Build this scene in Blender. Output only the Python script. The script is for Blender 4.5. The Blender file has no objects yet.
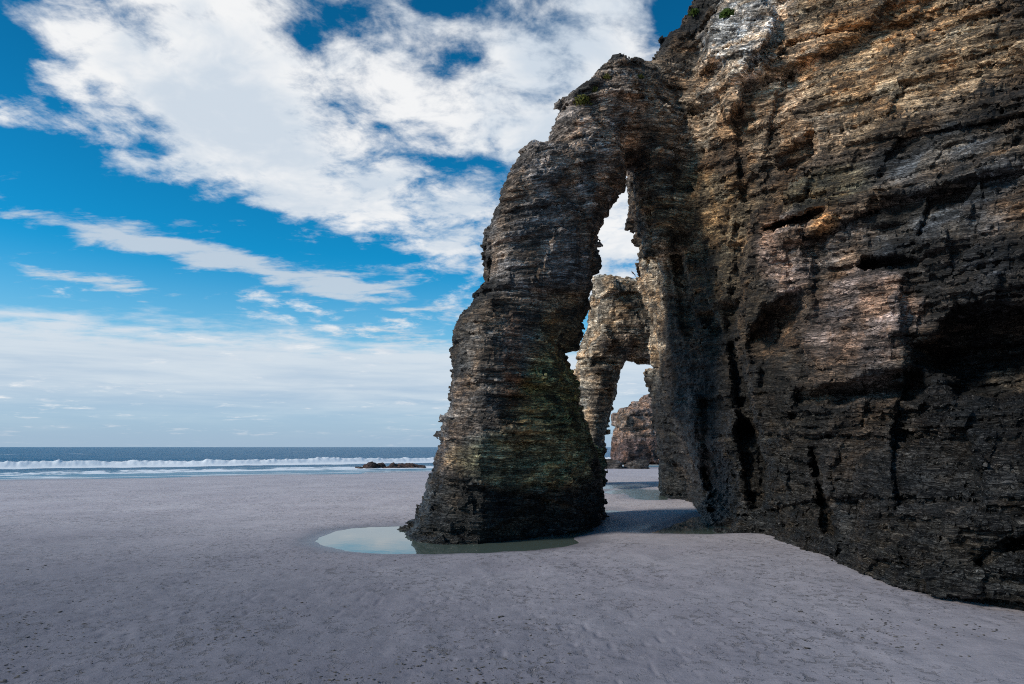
import bpy, math, random, time
import numpy as np
from mathutils import Vector
from mathutils.bvhtree import BVHTree
T00 = time.time()
random.seed(4); RNG = np.random.default_rng(7)
scene = bpy.context.scene
COL = scene.collection
FPX, CX, HY, CZ = 682.667, 512.0, 447.0, 3.0      # focal length in px, horizon row, eye height
f32 = np.float32

# ------------------------------------------------------------------ numpy helpers
def _hash(ix, iy, iz, seed):
    h = (ix.astype(np.uint32) * np.uint32(374761393) + iy.astype(np.uint32) * np.uint32(668265263)
         + iz.astype(np.uint32) * np.uint32(2147483647 - 94967) + np.uint32(seed * 7919 + 13))
    h = (h ^ (h >> np.uint32(13))) * np.uint32(1274126177)
    h = (h ^ (h >> np.uint32(16))) * np.uint32(2246822519)
    h = h ^ (h >> np.uint32(15))
    return (h & np.uint32(0xFFFFFF)).astype(f32) * f32(1.0 / 16777215.0)

def vnoise(x, y, z, seed=0):
    """value noise, -1..1"""
    fx, fy, fz = np.floor(x), np.floor(y), np.floor(z)
    ix, iy, iz = fx.astype(np.int32), fy.astype(np.int32), fz.astype(np.int32)
    tx, ty, tz = (x - fx).astype(f32), (y - fy).astype(f32), (z - fz).astype(f32)
    tx = tx * tx * (3 - 2 * tx); ty = ty * ty * (3 - 2 * ty); tz = tz * tz * (3 - 2 * tz)
    r = None
    for dx in (0, 1):
        wx = tx if dx else 1 - tx
        for dy in (0, 1):
            wy = ty if dy else 1 - ty
            for dz in (0, 1):
                wz = tz if dz else 1 - tz
                v = _hash(ix + dx, iy + dy, iz + dz, seed) * (wx * wy * wz)
                r = v if r is None else r + v
    return r * 2 - 1

def fbm(x, y, z, seed=0, octv=3):
    a, s, r = 1.0, 1.0, 0
    for k in range(octv):
        r = r + a * vnoise(x * s + 11.3 * k, y * s - 7.1 * k, z * s + 3.7 * k, seed + k)
        a *= .5; s *= 2.03
    return r

def cellid(x, y, z, seed):
    return _hash(np.floor(x).astype(np.int32), np.floor(y).astype(np.int32), np.floor(z).astype(np.int32), seed)

def sstep(a, b, x):
    t = np.clip((x - a) / (b - a), 0, 1)
    return t * t * (3 - 2 * t)

def poly_sdf(px, py, poly):
    """signed distance to a closed polygon, negative inside"""
    P = np.array(poly, float); Q = np.roll(P, -1, 0)
    d = np.full(px.shape, 1e18); ins = np.zeros(px.shape, bool)
    for (ax, ay), (bx, by) in zip(P, Q):
        ex, ey = bx - ax, by - ay
        wx, wy = px - ax, py - ay
        t = np.clip((wx * ex + wy * ey) / (ex * ex + ey * ey + 1e-12), 0, 1)
        d = np.minimum(d, (wx - ex * t) ** 2 + (wy - ey * t) ** 2)
        if ay != by:
            c = ((ay > py) != (by > py)) & (px < ex * (py - ay) / ey + ax)
            ins ^= c
    d = np.sqrt(d)
    return np.where(ins, -d, d)

def bilin(G, x0, dx, y0, dy, X, Y):
    gx = np.clip((X - x0) / dx, 0, G.shape[0] - 1.001); gy = np.clip((Y - y0) / dy, 0, G.shape[1] - 1.001)
    ix = gx.astype(np.int32); iy = gy.astype(np.int32)
    tx = (gx - ix).astype(f32); ty = (gy - iy).astype(f32)
    a = G[ix, iy] * (1 - tx) + G[ix + 1, iy] * tx
    b = G[ix, iy + 1] * (1 - tx) + G[ix + 1, iy + 1] * tx
    return a * (1 - ty) + b * ty

def surface_nets(F):
    S = F < 0
    n = np.zeros(tuple(s - 1 for s in F.shape), np.uint8)
    sl = lambda o: tuple(slice(o[k], F.shape[k] - 1 + o[k]) for k in range(3))
    corners = [(a, b, c) for a in (0, 1) for b in (0, 1) for c in (0, 1)]
    for c in corners: n += S[sl(c)]
    act = (n > 0) & (n < 8)
    idx = np.argwhere(act).astype(np.int32)
    vid = np.full(act.shape, -1, np.int32); vid[act] = np.arange(len(idx), dtype=np.int32)
    acc = np.zeros((len(idx), 3), f32); cnt = np.zeros(len(idx), f32)
    vals = {c: F[idx[:, 0] + c[0], idx[:, 1] + c[1], idx[:, 2] + c[2]] for c in corners}
    for ax in range(3):
        for c in corners:
            if c[ax]: continue
            e = list(c); e[ax] = 1; e = tuple(e)
            fa, fb = vals[c], vals[e]
            m = (fa < 0) != (fb < 0)
            t = np.where(m, fa / np.where(m, fa - fb, 1), 0)
            for k in range(3):
                acc[:, k] += m * (c[k] + (t if k == ax else 0))
            cnt += m
    V = idx + acc / cnt[:, None]
    faces = []
    for ax in range(3):
        o1, o2 = [(1, 2), (2, 0), (0, 1)][ax]
        lo = [slice(1, -1)] * 3; lo[ax] = slice(0, -1); hi = list(lo); hi[ax] = slice(1, None)
        A, B = S[tuple(lo)], S[tuple(hi)]
        for flag, M in ((0, A & ~B), (1, ~A & B)):
            q = np.argwhere(M).astype(np.int32)
            q[:, o1] += 1; q[:, o2] += 1
            def cell(d1, d2):
                r = q.copy(); r[:, o1] -= d1; r[:, o2] -= d2
                return vid[r[:, 0], r[:, 1], r[:, 2]]
            a, b, c, d = cell(1, 1), cell(0, 1), cell(0, 0), cell(1, 0)
            fc = np.stack((a, b, c, d) if flag == 0 else (d, c, b, a), 1)
            faces.append(fc[(fc >= 0).all(1)])
    return V, np.concatenate(faces)

def make_mesh(name, V, F, smooth=True, attrs=None, mat=None, origin=(0, 0, 0), parent=None):
    o3 = np.array(origin, float)
    V = np.asarray(V, float) - o3
    F = np.asarray(F)
    me = bpy.data.meshes.new(name)
    me.vertices.add(len(V)); me.vertices.foreach_set('co', V.astype(f32).ravel())
    k = F.shape[1]
    me.loops.add(F.size); me.loops.foreach_set('vertex_index', F.astype(np.int32).ravel())
    me.polygons.add(len(F)); me.polygons.foreach_set('loop_start', np.arange(0, F.size, k, dtype=np.int32))
    me.polygons.foreach_set('use_smooth', np.full(len(F), smooth))
    me.update(calc_edges=True)
    for nm, (typ, arr) in (attrs or {}).items():
        at = me.attributes.new(nm, typ, 'POINT')
        key = {'FLOAT': 'value', 'FLOAT_VECTOR': 'vector', 'FLOAT_COLOR': 'color'}[typ]
        at.data.foreach_set(key, np.asarray(arr, f32).ravel())
    if mat: me.materials.append(mat)
    ob = bpy.data.objects.new(name, me); COL.objects.link(ob)
    ob.location = origin
    if parent: ob.parent = parent
    return ob

def tag(o, label=None, cat=None, group=None, kind=None):
    if label: o['label'] = label
    if cat: o['category'] = cat
    if group: o['group'] = group
    if kind: o['kind'] = kind
    return o

def axis(parts):
    """non-uniform axis from (start, stop, step) runs"""
    r = []
    for a, b, s in parts: r += list(np.arange(a, b, s))
    r.append(parts[-1][1])
    return np.array(r, float)

# ------------------------------------------------------------------ strata
def strata(X, Y, Z, seed=0):
    """s: height within the fanned, gently folded beds; t, w: along / across the beds"""
    s = (Z - 2.0) * 10.5 / (8.0 + .15 * Y)
    s = s + .35 * vnoise(X * .13, Y * .13, Z * .16, 31 + seed) + .05 * vnoise(X * .5, Y * .5, Z * .4, 33 + seed)
    # the arch: beds steepen over its crown
    k = sstep(9.5, 3.5, X) * sstep(6, 12, Z) * sstep(20, 23, Y) * (Y < 42)
    s = s - k * .22 * (X - 2.0)
    t = X * .55 + Y * .84; w = X * .84 - Y * .55
    return s, t, w

def rock_relief(X, Y, Z, seed=0, scale=1.0, rough=1.0):
    """outward relief in metres of bedded, jointed slate"""
    s, t, w = strata(X, Y, Z, seed)
    s, t, w = s / scale, t / scale, w / scale
    wob = .6 * vnoise(t * .45, w * .45, s * .8, 50 + seed)
    out = .45 * fbm(X * .22 / scale, Y * .22 / scale, Z * .25 / scale, 60 + seed, 3)
    # broken faces: planar facets from a few tilted joint sets
    out = out + .22 * (.5 - np.abs(vnoise(t * .8 + s * .5, w * .8, s * .6 - t * .3, 63 + seed))) + .05 * (.5 - np.abs(vnoise(t * 2.3 + s, w * 2.3, s * 1.9 - t, 64 + seed)))
    patch = sstep(-.5, .5, vnoise(X * .16, Y * .16, Z * .2, 66 + seed))
    massive = sstep(-.25, .35, vnoise(t * .28 + 5, w * .28, s * .45, 67 + seed))        # thick unbroken slabs against thin bedded zones
    for H, L, A, sd in ((3.3, 4.6, .62, 0), (1.5, 2.4, .42, 1), (.62, 1.5, .30, 2), (.25, .8, .17, 3)):
        si = s / H + wob * .10 / H + .45 * vnoise(t * .12 + sd, w * .12, s * .35 / H, 70 + sd)
        fi = np.floor(si); fr = si - fi
        off = _hash(fi.astype(np.int32), np.full(fi.shape, 5, np.int32), np.full(fi.shape, sd, np.int32), 77)
        sk = (off - .5) * 1.2 + .35                      # joints slant, differently in each bed
        jt = (t + sk * fr * H) / (L * (.6 + .9 * off)) + 17 * off
        jw = (w - sk * fr * H) / (L * (.6 + .9 * off)) + 9 * off
        h = cellid(si, jt, jw, 90 + sd + seed) - .5
        g1 = cellid(si, jt, jw, 190 + sd + seed) - .5; g2 = cellid(si, jt, jw, 290 + sd + seed) - .5; g3 = cellid(si, jt, jw, 390 + sd + seed) - .5
        lt, lw = jt - np.floor(jt) - .5, jw - np.floor(jw) - .5
        tilt = 1.3 * (g1 * lt + g3 * lw) + 1.0 * (g2 - .15) * (fr - .5)
        nw = (.04, .09, .12, .2)[sd]; notch = 1 - sstep(0, nw, fr) * sstep(0, nw, 1 - fr)
        deep = .2 + .8 * sstep(.35, .85, off)
        if sd >= 2: A = A * (1.15 - (.55, .85)[sd - 2] * massive)
        out = out + A * rough * (h * (.5 + .6 * patch) + tilt - (.25, .42, .62, .95)[sd] * notch * deep)
    return out * scale

def fine_relief(X, Y, Z, seed=0):
    s, t, w = strata(X, Y, Z, seed)
    out = 0
    for H, L, A, sd in ((.13, .5, .10, 5), (.07, .3, .055, 6)):
        si = s / H + .6 * vnoise(t * .7, w * .7, s * 2, 100 + sd)
        fi = np.floor(si)
        off = _hash(fi.astype(np.int32), np.full(fi.shape, 5, np.int32), np.full(fi.shape, sd, np.int32), 78)
        h = cellid(si, t / L + 13 * off, w / L + 5 * off, 110 + sd + seed) - .5
        out = out + A * h
    out = out + .02 * fbm(t * 2.2, w * 2.2, s * 6, 120, 2)
    return out

# ------------------------------------------------------------------ colour zones of the rock (stone tones, with some sunlight and shade painted in)
def paint(px, py, base, blobs, noise):
    c = np.tile(np.array(base, f32), (len(px), 1))
    for (bx, by, rx, ry, ang, col, wt) in blobs:
        a = math.radians(ang); dx, dy = px - bx, py - by
        ux = (dx * math.cos(a) + dy * math.sin(a)) / rx; uy = (-dx * math.sin(a) + dy * math.cos(a)) / ry
        d = np.sqrt(ux * ux + uy * uy) + .45 * noise
        m = (wt * sstep(1.15, .6, d))[:, None]
        c = c * (1 - m) + np.array(col, f32) * m
    return c

# ------------------------------------------------------------------ materials
def newmat(name):
    m = bpy.data.materials.new(name); m.use_nodes = True
    nt = m.node_tree; nt.nodes.clear()
    return m, nt
class NB:
    def __init__(s, nt): s.nt = nt
    def n(s, typ, **kw):
        nd = s.nt.nodes.new(typ)
        for k, v in kw.items():
            if k == 'ins':
                for i, val in v.items():
                    if isinstance(val, bpy.types.NodeSocket): s.nt.links.new(val, nd.inputs[i])
                    else: nd.inputs[i].default_value = val
            else: setattr(nd, k, v)
        return nd
    def m(s, op, a, b=None, c=None, clamp=False):
        ins = {0: a}
        if b is not None: ins[1] = b
        if c is not None: ins[2] = c
        return s.n('ShaderNodeMath', operation=op, use_clamp=clamp, ins=ins).outputs[0]
    def mix(s, f, a, b, typ='MIX'):
        nd = s.n('ShaderNodeMix', data_type='RGBA', blend_type=typ, clamp_factor=True)
        for i, v in ((0, f), (6, a), (7, b)):
            if isinstance(v, bpy.types.NodeSocket): s.nt.links.new(v, nd.inputs[i])
            else: nd.inputs[i].default_value = v if i == 0 else (tuple(v) + (1,))[:4]
        return nd.outputs[2]
    def noise(s, vec, scale, detail=4, rough=.55, dist=0):
        return s.n('ShaderNodeTexNoise', ins={'Vector': vec, 'Scale': scale, 'Detail': detail, 'Roughness': rough, 'Distortion': dist}).outputs[0]
    def ss(s, v, a, b, o0=0., o1=1.):
        return s.n('ShaderNodeMapRange', interpolation_type='SMOOTHSTEP', ins={0: v, 1: a, 2: b, 3: o0, 4: o1}).outputs[0]
    def mapv(s, v, sc):
        return s.n('ShaderNodeVectorMath', operation='MULTIPLY', ins={0: v, 1: sc}).outputs[0]

def rock_material(name, bump=1.0, warm=(1.25, 1.02, .8), spec=.5):
    m, nt = newmat(name); b = NB(nt)
    geo = b.n('ShaderNodeNewGeometry').outputs['Position']
    st = b.n('ShaderNodeAttribute', attribute_name='strata').outputs['Vector']      # (s, t, w)
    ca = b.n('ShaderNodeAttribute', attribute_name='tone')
    wet = b.n('ShaderNodeAttribute', attribute_name='wet').outputs['Fac']
    beds = b.noise(b.mapv(st, (7.0, .45, .45)), 1, 5, .7)
    beds2 = b.noise(b.mapv(st, (22.0, 1.4, 1.4)), 1, 4, .7)
    blotch = b.noise(geo, 1.1, 6, .65, .4)
    grain = b.noise(geo, 9, 4, .7)
    vo1 = b.n('ShaderNodeTexVoronoi', distance='CHEBYCHEV', ins={'Vector': b.mapv(st, (5.5, 1.0, 1.0)), 'Scale': 1.0, 'Randomness': .9}).outputs['Color']
    vo2 = b.n('ShaderNodeTexVoronoi', distance='CHEBYCHEV', ins={'Vector': b.mapv(st, (17.0, 3.2, 3.2)), 'Scale': 1.0, 'Randomness': .9}).outputs['Color']
    k1 = b.n('ShaderNodeSeparateColor', ins={0: vo1}).outputs[0]; k2 = b.n('ShaderNodeSeparateColor', ins={0: vo2}).outputs[1]
    v = b.m('MULTIPLY', b.ss(beds, .36, .66, .5, 1.8), b.ss(beds2, .34, .68, .65, 1.5))
    v = b.m('MULTIPLY', v, b.m('MULTIPLY', b.m('MULTIPLY_ADD', k1, .6, .8), b.m('MULTIPLY_ADD', k2, .7, .8)))
    v = b.m('MULTIPLY', v, b.ss(blotch, .36, .64, .38, 1.45))
    v = b.m('MULTIPLY', v, b.ss(grain, .3, .72, .7, 1.35))
    vc = b.n('ShaderNodeCombineColor', ins={0: v, 1: v, 2: v}).outputs[0]
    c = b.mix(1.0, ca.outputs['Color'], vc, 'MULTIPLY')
    tint = b.noise(geo, .7, 3, .6)
    c = b.mix(b.ss(tint, .45, .62), c, b.mix(1.0, c, warm, 'MULTIPLY'))
    tint2 = b.noise(b.mapv(st, (2.2, .5, .5)), 1, 3, .6)
    c = b.mix(b.ss(tint2, .52, .66, 0, .8), c, b.mix(1.0, c, (.82, .97, 1.15), 'MULTIPLY'))
    # lichen specks, pale quartz flecks
    fl = b.noise(geo, 15, 3, .6)
    c = b.mix(b.ss(fl, .68, .74, 0, .5), c, (.34, .30, .25))
    # thin open partings between the beds
    pa = b.m('ABSOLUTE', b.m('SUBTRACT', b.noise(b.mapv(st, (8.0, .5, .5)), 1, 3, .6), .5))
    pb = b.m('ABSOLUTE', b.m('SUBTRACT', b.noise(b.mapv(st, (24.0, 1.8, 1.8)), 1, 3, .65, .3), .5))
    part = b.m('MULTIPLY', b.ss(pa, .0, .022), b.ss(pb, .0, .03, .35, 1))
    c = b.mix(part, b.mix(1.0, c, (.42, .4, .38), 'MULTIPLY'), c)
    # height for bump
    vor = b.n('ShaderNodeTexVoronoi', feature='DISTANCE_TO_EDGE', ins={'Vector': b.mapv(st, (5.5, 1.6, 1.6)), 'Scale': 1.0, 'Randomness': 1.0}).outputs['Distance']
    crack = b.ss(vor, 0.0, .09)
    h = b.m('ADD', b.m('ADD', b.m('MULTIPLY', beds, .12), b.m('MULTIPLY', beds2, .05)), b.m('ADD', b.m('MULTIPLY', k1, .09), b.m('MULTIPLY', k2, .055)))
    h = b.m('ADD', h, b.m('ADD', b.m('MULTIPLY', crack, .05), b.m('MULTIPLY', part, .11)))
    h = b.m('ADD', h, b.m('MULTIPLY', b.noise(geo, 3.5, 6, .7), .045))
    h = b.m('ADD', h, b.m('MULTIPLY', grain, .035))
    bp = b.n('ShaderNodeBump', ins={'Strength': 1.0, 'Distance': bump, 'Height': h}).outputs[0]
    rough = b.m('SUBTRACT', b.ss(grain, .3, .7, .78, .95), b.m('MULTIPLY', wet, .42))
    bs = b.n('ShaderNodeBsdfPrincipled', ins={'Base Color': c, 'Roughness': rough, 'Specular IOR Level': spec, 'Normal': bp})
    out = b.n('ShaderNodeOutputMaterial', ins={0: bs.outputs[0]})
    return m

M_ROCK = rock_material('slate_rock')
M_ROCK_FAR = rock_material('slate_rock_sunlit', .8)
M_BOULDER = rock_material('boulder_rock', .5)

# ------------------------------------------------------------------ frustum-dense voxel carving
def px_of(X, Y, Z):
    return CX + FPX * X / Y, HY - FPX * (Z - CZ) / Y

def carve(name, us, vs, ys, base_fn, seed, scale, rough, fine_amp, colour_fn, mat, band=1.0, wet_fn=None, warp=None):
    nu, nv, ny = len(us), len(vs), len(ys)
    F = np.empty((nu, nv, ny), f32)
    Yg = ys[None, None, :].astype(f32)
    for a in range(0, nu, 24):
        ub = us[a:a + 24]
        U = ub[:, None, None].astype(f32); V = vs[None, :, None].astype(f32)
        X = (U - CX) / FPX * Yg + 0 * V
        Z = CZ - (V - HY) / FPX * Yg + 0 * U
        Yf = np.broadcast_to(Yg, X.shape)
        G = base_fn(X, Yf, Z, np.broadcast_to(U, X.shape), np.broadcast_to(V, X.shape)).astype(f32)
        mk = np.abs(G) < band
        x, y, z = X[mk], Yf[mk], Z[mk]
        if len(x):
            rl = rock_relief(x, y, z, seed, scale, rough)
            if seed == 0:
                uu, vv = px_of(x, y, z)
                slab = sstep(0, 14, np.minimum(np.minimum(uu - 752, 918 - uu), np.minimum(vv - 232, 392 - vv)))
                rl = rl * (.72 + .28 * sstep(4.5, 8.0, x)) * (1 - .5 * slab) - .04
            G[mk] -= rl
            if seed == 5: G[mk] += .2
        F[a:a + 24] = G
    F[0] = F[-1] = 1; F[:, 0] = F[:, -1] = 1; F[:, :, 0] = F[:, :, -1] = 1
    V, Q = surface_nets(F); del F
    u = np.interp(V[:, 0], np.arange(nu), us); v = np.interp(V[:, 1], np.arange(nv), vs); y = np.interp(V[:, 2], np.arange(ny), ys)
    P = np.stack(((u - CX) / FPX * y, y, CZ - (v - HY) / FPX * y), 1)
    # normals
    n = np.zeros_like(P)
    fn = np.cross(P[Q[:, 2]] - P[Q[:, 0]], P[Q[:, 3]] - P[Q[:, 1]])
    for k in range(4):
        for c in range(3): n[:, c] += np.bincount(Q[:, k], fn[:, c], len(P))
    n /= np.linalg.norm(n, axis=1)[:, None] + 1e-9
    P0 = P.copy()
    if fine_amp:
        d = fine_relief(P[:, 0] / scale, P[:, 1] / scale, P[:, 2] / scale, seed) * fine_amp
        P = P + n * d[:, None]
    px, py = px_of(P0[:, 0], P0[:, 1], P0[:, 2])
    ns = fbm(P0[:, 0] * .5 / scale, P0[:, 1] * .5 / scale, P0[:, 2] * .7 / scale, 300 + seed, 4)
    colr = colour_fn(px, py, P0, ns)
    s, t, w = strata(P0[:, 0], P0[:, 1], P0[:, 2], seed)
    wet = wet_fn(px, py, P0, ns) if wet_fn else np.zeros(len(P))
    # keep the largest pieces: drop crumbs by union over faces (label propagation)
    lab = np.arange(len(P))
    for it in range(400):
        m = lab[Q].min(1); old = lab.copy()
        for k in range(4): np.minimum.at(lab, Q[:, k], m)
        lab = lab[lab]; lab = lab[lab]
        if (lab == old).all(): break
    cnt = np.bincount(lab, minlength=len(P)); keepv = cnt[lab] > .02 * len(P)
    Q = Q[keepv[Q].all(1)]
    rem = np.cumsum(keepv) - 1; Q = rem[Q]
    P, colr, s, t, w, wet = P[keepv], colr[keepv], s[keepv], t[keepv], w[keepv], np.asarray(wet)[keepv]
    org = (float(P[:, 0].mean()), float(P[:, 1].mean()), 0.0)
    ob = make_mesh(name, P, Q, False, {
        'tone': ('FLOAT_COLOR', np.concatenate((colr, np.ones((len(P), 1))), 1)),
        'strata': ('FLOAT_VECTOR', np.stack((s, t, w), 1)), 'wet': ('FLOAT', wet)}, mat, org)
    print(name, len(P), len(Q), 'verts/faces', round(time.time() - T00, 1), 's')
    return ob

# ================================================================== MAIN ARCH AND CLIFF
def fin_Y(u):          # plan line of the arch slab, as depth along a ray of slope u
    k = .75
    return np.where(u > -.04, (25 + k) / (1 - k * u), 25.0)
def fin_plane(X):
    return 25 + .75 * np.maximum(X + 1, 0)

FIN = [(406,534),(414,525),(420,516),(424,500),(429,480),(432,465),(435,455),(440,440),(443,426),(440,416),(449,410),(450,395),(455,382),
 (453,362),(453,345),(455,330),(460,318),(470,308),(476,293),(485,285),(486,270),(487,250),(490,235),(495,215),(499,196),(503,181),(511,165),
 (519,153),(529,146),(551,148),(549,130),(557,118),(567,104),(576,95),(588,86),(597,75),(606,64),(616,62),(625,69),(640,68),(654,56),(668,40),
 (680,22),(690,6),(700,-10),(760,-40),(800,60),(790,260),(640,262),(638,240),(636,209),(635,195),(634,163),(624,165),(624,195),(616,209),(606,222),(594,241),(591,262),
 (588,283),(588,312),(580,322),(578,336),(570,346),(562,352),(564,366),(570,380),(580,395),(583,414),(588,432),(595,455),(599,480),(602,505),
 (603,525),(602,560),(598,620),(404,620)]
def _fin_world():
    r = []
    for (px, py) in FIN:
        u = (px - CX) / FPX; Y = float(fin_Y(np.array(u)))
        r.append((u * Y, CZ - (py - HY) / FPX * Y))
    return r
gx = np.arange(-7, 17, .06); gz = np.arange(-5, 29, .06)
GX, GZ = np.meshgrid(gx, gz, indexing='ij')
FIN_SDF = poly_sdf(GX, GZ, _fin_world()).astype(f32)

# depth of the cliff face: (px, py, Y)
DPT = [(655,505,38.5),(672,503,38),(690,501,37),(703,515,30),(716,530,25),(745,532,24.3),(768,534,23.2),(800,546,20.6),(835,562,18),(865,576,16.2),
 (905,588,14.8),(960,598,13.6),(1024,614,12.2),(1100,640,10.8),(1250,690,9.0),
 (650,440,37),(675,440,35),(697,440,30.5),(715,440,27),(742,440,24.8),(790,440,21.2),(850,440,18.2),(940,440,15.6),(1024,440,13.8),(1200,440,10.8),
 (650,340,35),(675,340,31.5),(700,340,28.5),(735,340,25.2),(790,340,21.8),(850,340,19.2),(940,340,16.8),(1024,340,15.0),(1200,340,12),
 (642,240,32.5),(670,240,30),(700,240,28.2),(735,240,24.6),(770,240,22.2),(850,240,19),(940,240,16.6),(1024,240,14.8),(1200,240,12),
 (640,140,30.5),(670,140,29),(700,140,27.5),(735,140,24.8),(790,140,22.2),(850,140,20),(940,140,17.8),(1024,140,16),(1200,140,13),
 (660,60,29.5),(700,60,27.5),(740,60,25.5),(790,60,23.6),(870,60,21),(950,60,19.2),(1024,60,17.6),(1200,60,14.5),
 (690,-10,29),(760,-20,26.4),(870,-20,22.8),(1024,-20,19.5),(1200,-20,16),(760,-200,32),(1024,-200,26),(1200,-200,22)]
DP = np.array(DPT, float)
def tps(A, B):
    r2 = ((A[:, None, :] - B[None]) ** 2).sum(-1)
    return np.where(r2 > 1e-9, .5 * r2 * np.log(np.maximum(r2, 1e-9)), 0)
_xy = DP[:, :2] / 100.0; _n = len(DP)
_K = tps(_xy, _xy) + np.eye(_n) * .01
_Pm = np.concatenate((np.ones((_n, 1)), _xy), 1)
_A = np.block([[_K, _Pm], [_Pm.T, np.zeros((3, 3))]])
_w = np.linalg.solve(_A, np.concatenate((np.log(DP[:, 2]), np.zeros(3))))
du, dv = np.arange(600, 1330, 2.0), np.arange(-300, 720, 2.0)
DU, DV = np.meshgrid(du, dv, indexing='ij')
_q = np.stack((DU.ravel(), DV.ravel()), 1) / 100.0
DM = np.exp(tps(_q, _xy) @ _w[:_n] + np.concatenate((np.ones((len(_q), 1)), _q), 1) @ _w[_n:]).reshape(DU.shape)
# sculpted features on the face: metres pushed back (+) or out (-)
def seg(ax, ay, bx, by, r0, r1=None):
    r1 = r1 or r0
    ex, ey = bx - ax, by - ay
    t = np.clip(((DU - ax) * ex + (DV - ay) * ey) / (ex * ex + ey * ey), 0, 1)
    return np.hypot(DU - ax - ex * t, DV - ay - ey * t) / (r0 + (r1 - r0) * t)
nz = 12 * vnoise(DU * .03, DV * .03, DU * 0, 400) + 5 * vnoise(DU * .09, DV * .09, DU * 0, 401)
def cut(d, depth, soft=.5): return depth * sstep(1 + soft, 1 - soft, d + nz * .045)
DM += cut(seg(732, 345, 748, 430, 4, 10), 1.5) + cut(seg(748, 430, 758, 500, 10, 8), 1.5)         # deep vertical cleft
DM += cut(seg(742, 230, 730, 330, 5, 7), .8) + cut(seg(738, 110, 745, 200, 4), .6)
DM += cut(seg(812, 450, 830, 530, 4, 7), 1.0)                                                       # narrow cleft
DM += cut(seg(765, 230, 822, 212, 5, 4), 1.3)                                                       # slot above the pale panel
DM += cut(seg(760, 345, 797, 300, 14, 9), 1.1)
DM += cut(poly_sdf(DU, DV, [(915, 350), (960, 312), (1040, 305), (1040, 395), (960, 392)]) / 16 + 1, 2.4)   # dark recess
DM += cut(poly_sdf(DU, DV, [(1040, 305), (1330, 280), (1330, 400), (1040, 395)]) / 16 + 1, 2.4)
DM += cut(seg(865, 265, 912, 262, 5, 6), 1.3)
DM += cut(seg(700, 300, 716, 330, 6), 1.0) + cut(seg(706, 470, 725, 525, 6, 8), 1.0)
DM += cut(seg(700, 48, 688, 72, 7, 6), 1.3) + cut(seg(676, 250, 690, 330, 5, 6), 1.0)
DM += cut(seg(632, 70, 636, 160, 4, 5), 1.5)
DM += cut(seg(800, 400, 910, 385, 8, 12), .9) + cut(seg(980, 560, 1030, 540, 10), .8)
DM -= cut(poly_sdf(DU, DV, [(800, 285), (905, 272), (912, 380), (806, 392)]) / 12 + 1, .7)          # proud pale panel
DM -= cut(poly_sdf(DU, DV, [(752, 236), (800, 226), (806, 300), (762, 300)]) / 12 + 1, .5)
DM -= cut(seg(812, 232, 832, 214, 5, 4), .8)
DM -= cut(poly_sdf(DU, DV, [(740, -60), (775, 20), (740, 95), (726, 120), (722, 60), (700, 70), (715, -60)]) / 10 + 1, 1.2)
DM -= cut(seg(694, 400, 700, 500, 7, 9), 1.0)
DM = DM.astype(f32)
# left boundary of the cliff mass in the view, by row
EB = np.array([(-300, 760), (-60, 728), (0, 710), (50, 680), (120, 642), (172, 632), (200, 635), (231, 637), (259, 639), (281, 640), (303, 648), (334, 654), (361, 659), (375, 656), (400, 656), (436, 655),
               (467, 656), (489, 657), (497, 661), (503, 663), (540, 662), (720, 670)], float)

def cliff_base(X, Y, Z, U, V):
    # arch slab
    d = bilin(FIN_SDF, -7, .06, -5, .06, X, Z)
    R = 1.9
    q = np.clip(-d / R, 0, 1)
    T = 2.9 - .04 * np.clip(Z, 0, 20) + .15 * sstep(3, 0, Z)
    half = T * np.sqrt(1 - (1 - q) ** 2)
    nn = np.abs(Y - fin_plane(X)) * .85
    fin = np.maximum(d, nn - half)
    # cliff mass
    D = bilin(DM, 600, 2.0, -300, 2.0, U, V)
    eb = np.interp(V[0, :, 0], EB[:, 0], EB[:, 1])[None, :, None]
    e = (U - eb) / FPX * Y          # metres inside the left edge
    q2 = np.clip(e / 1.6, 0, 1)
    D = D + 1.7 * (1 - np.sqrt(1 - (1 - q2) ** 2))
    cl = np.maximum((D - Y) * .62, -e)
    # smooth union
    k = .5
    h = np.clip(.5 + .5 * (fin - cl) / k, 0, 1)
    F = fin * (1 - h) + cl * h - k * h * (1 - h)
    F = np.where((fin > 3) | (cl > 3), np.minimum(fin, cl), F)
    F = np.maximum(F, Z - 33)
    F = np.maximum(F, -1.0 - Z)
    return F

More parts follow.
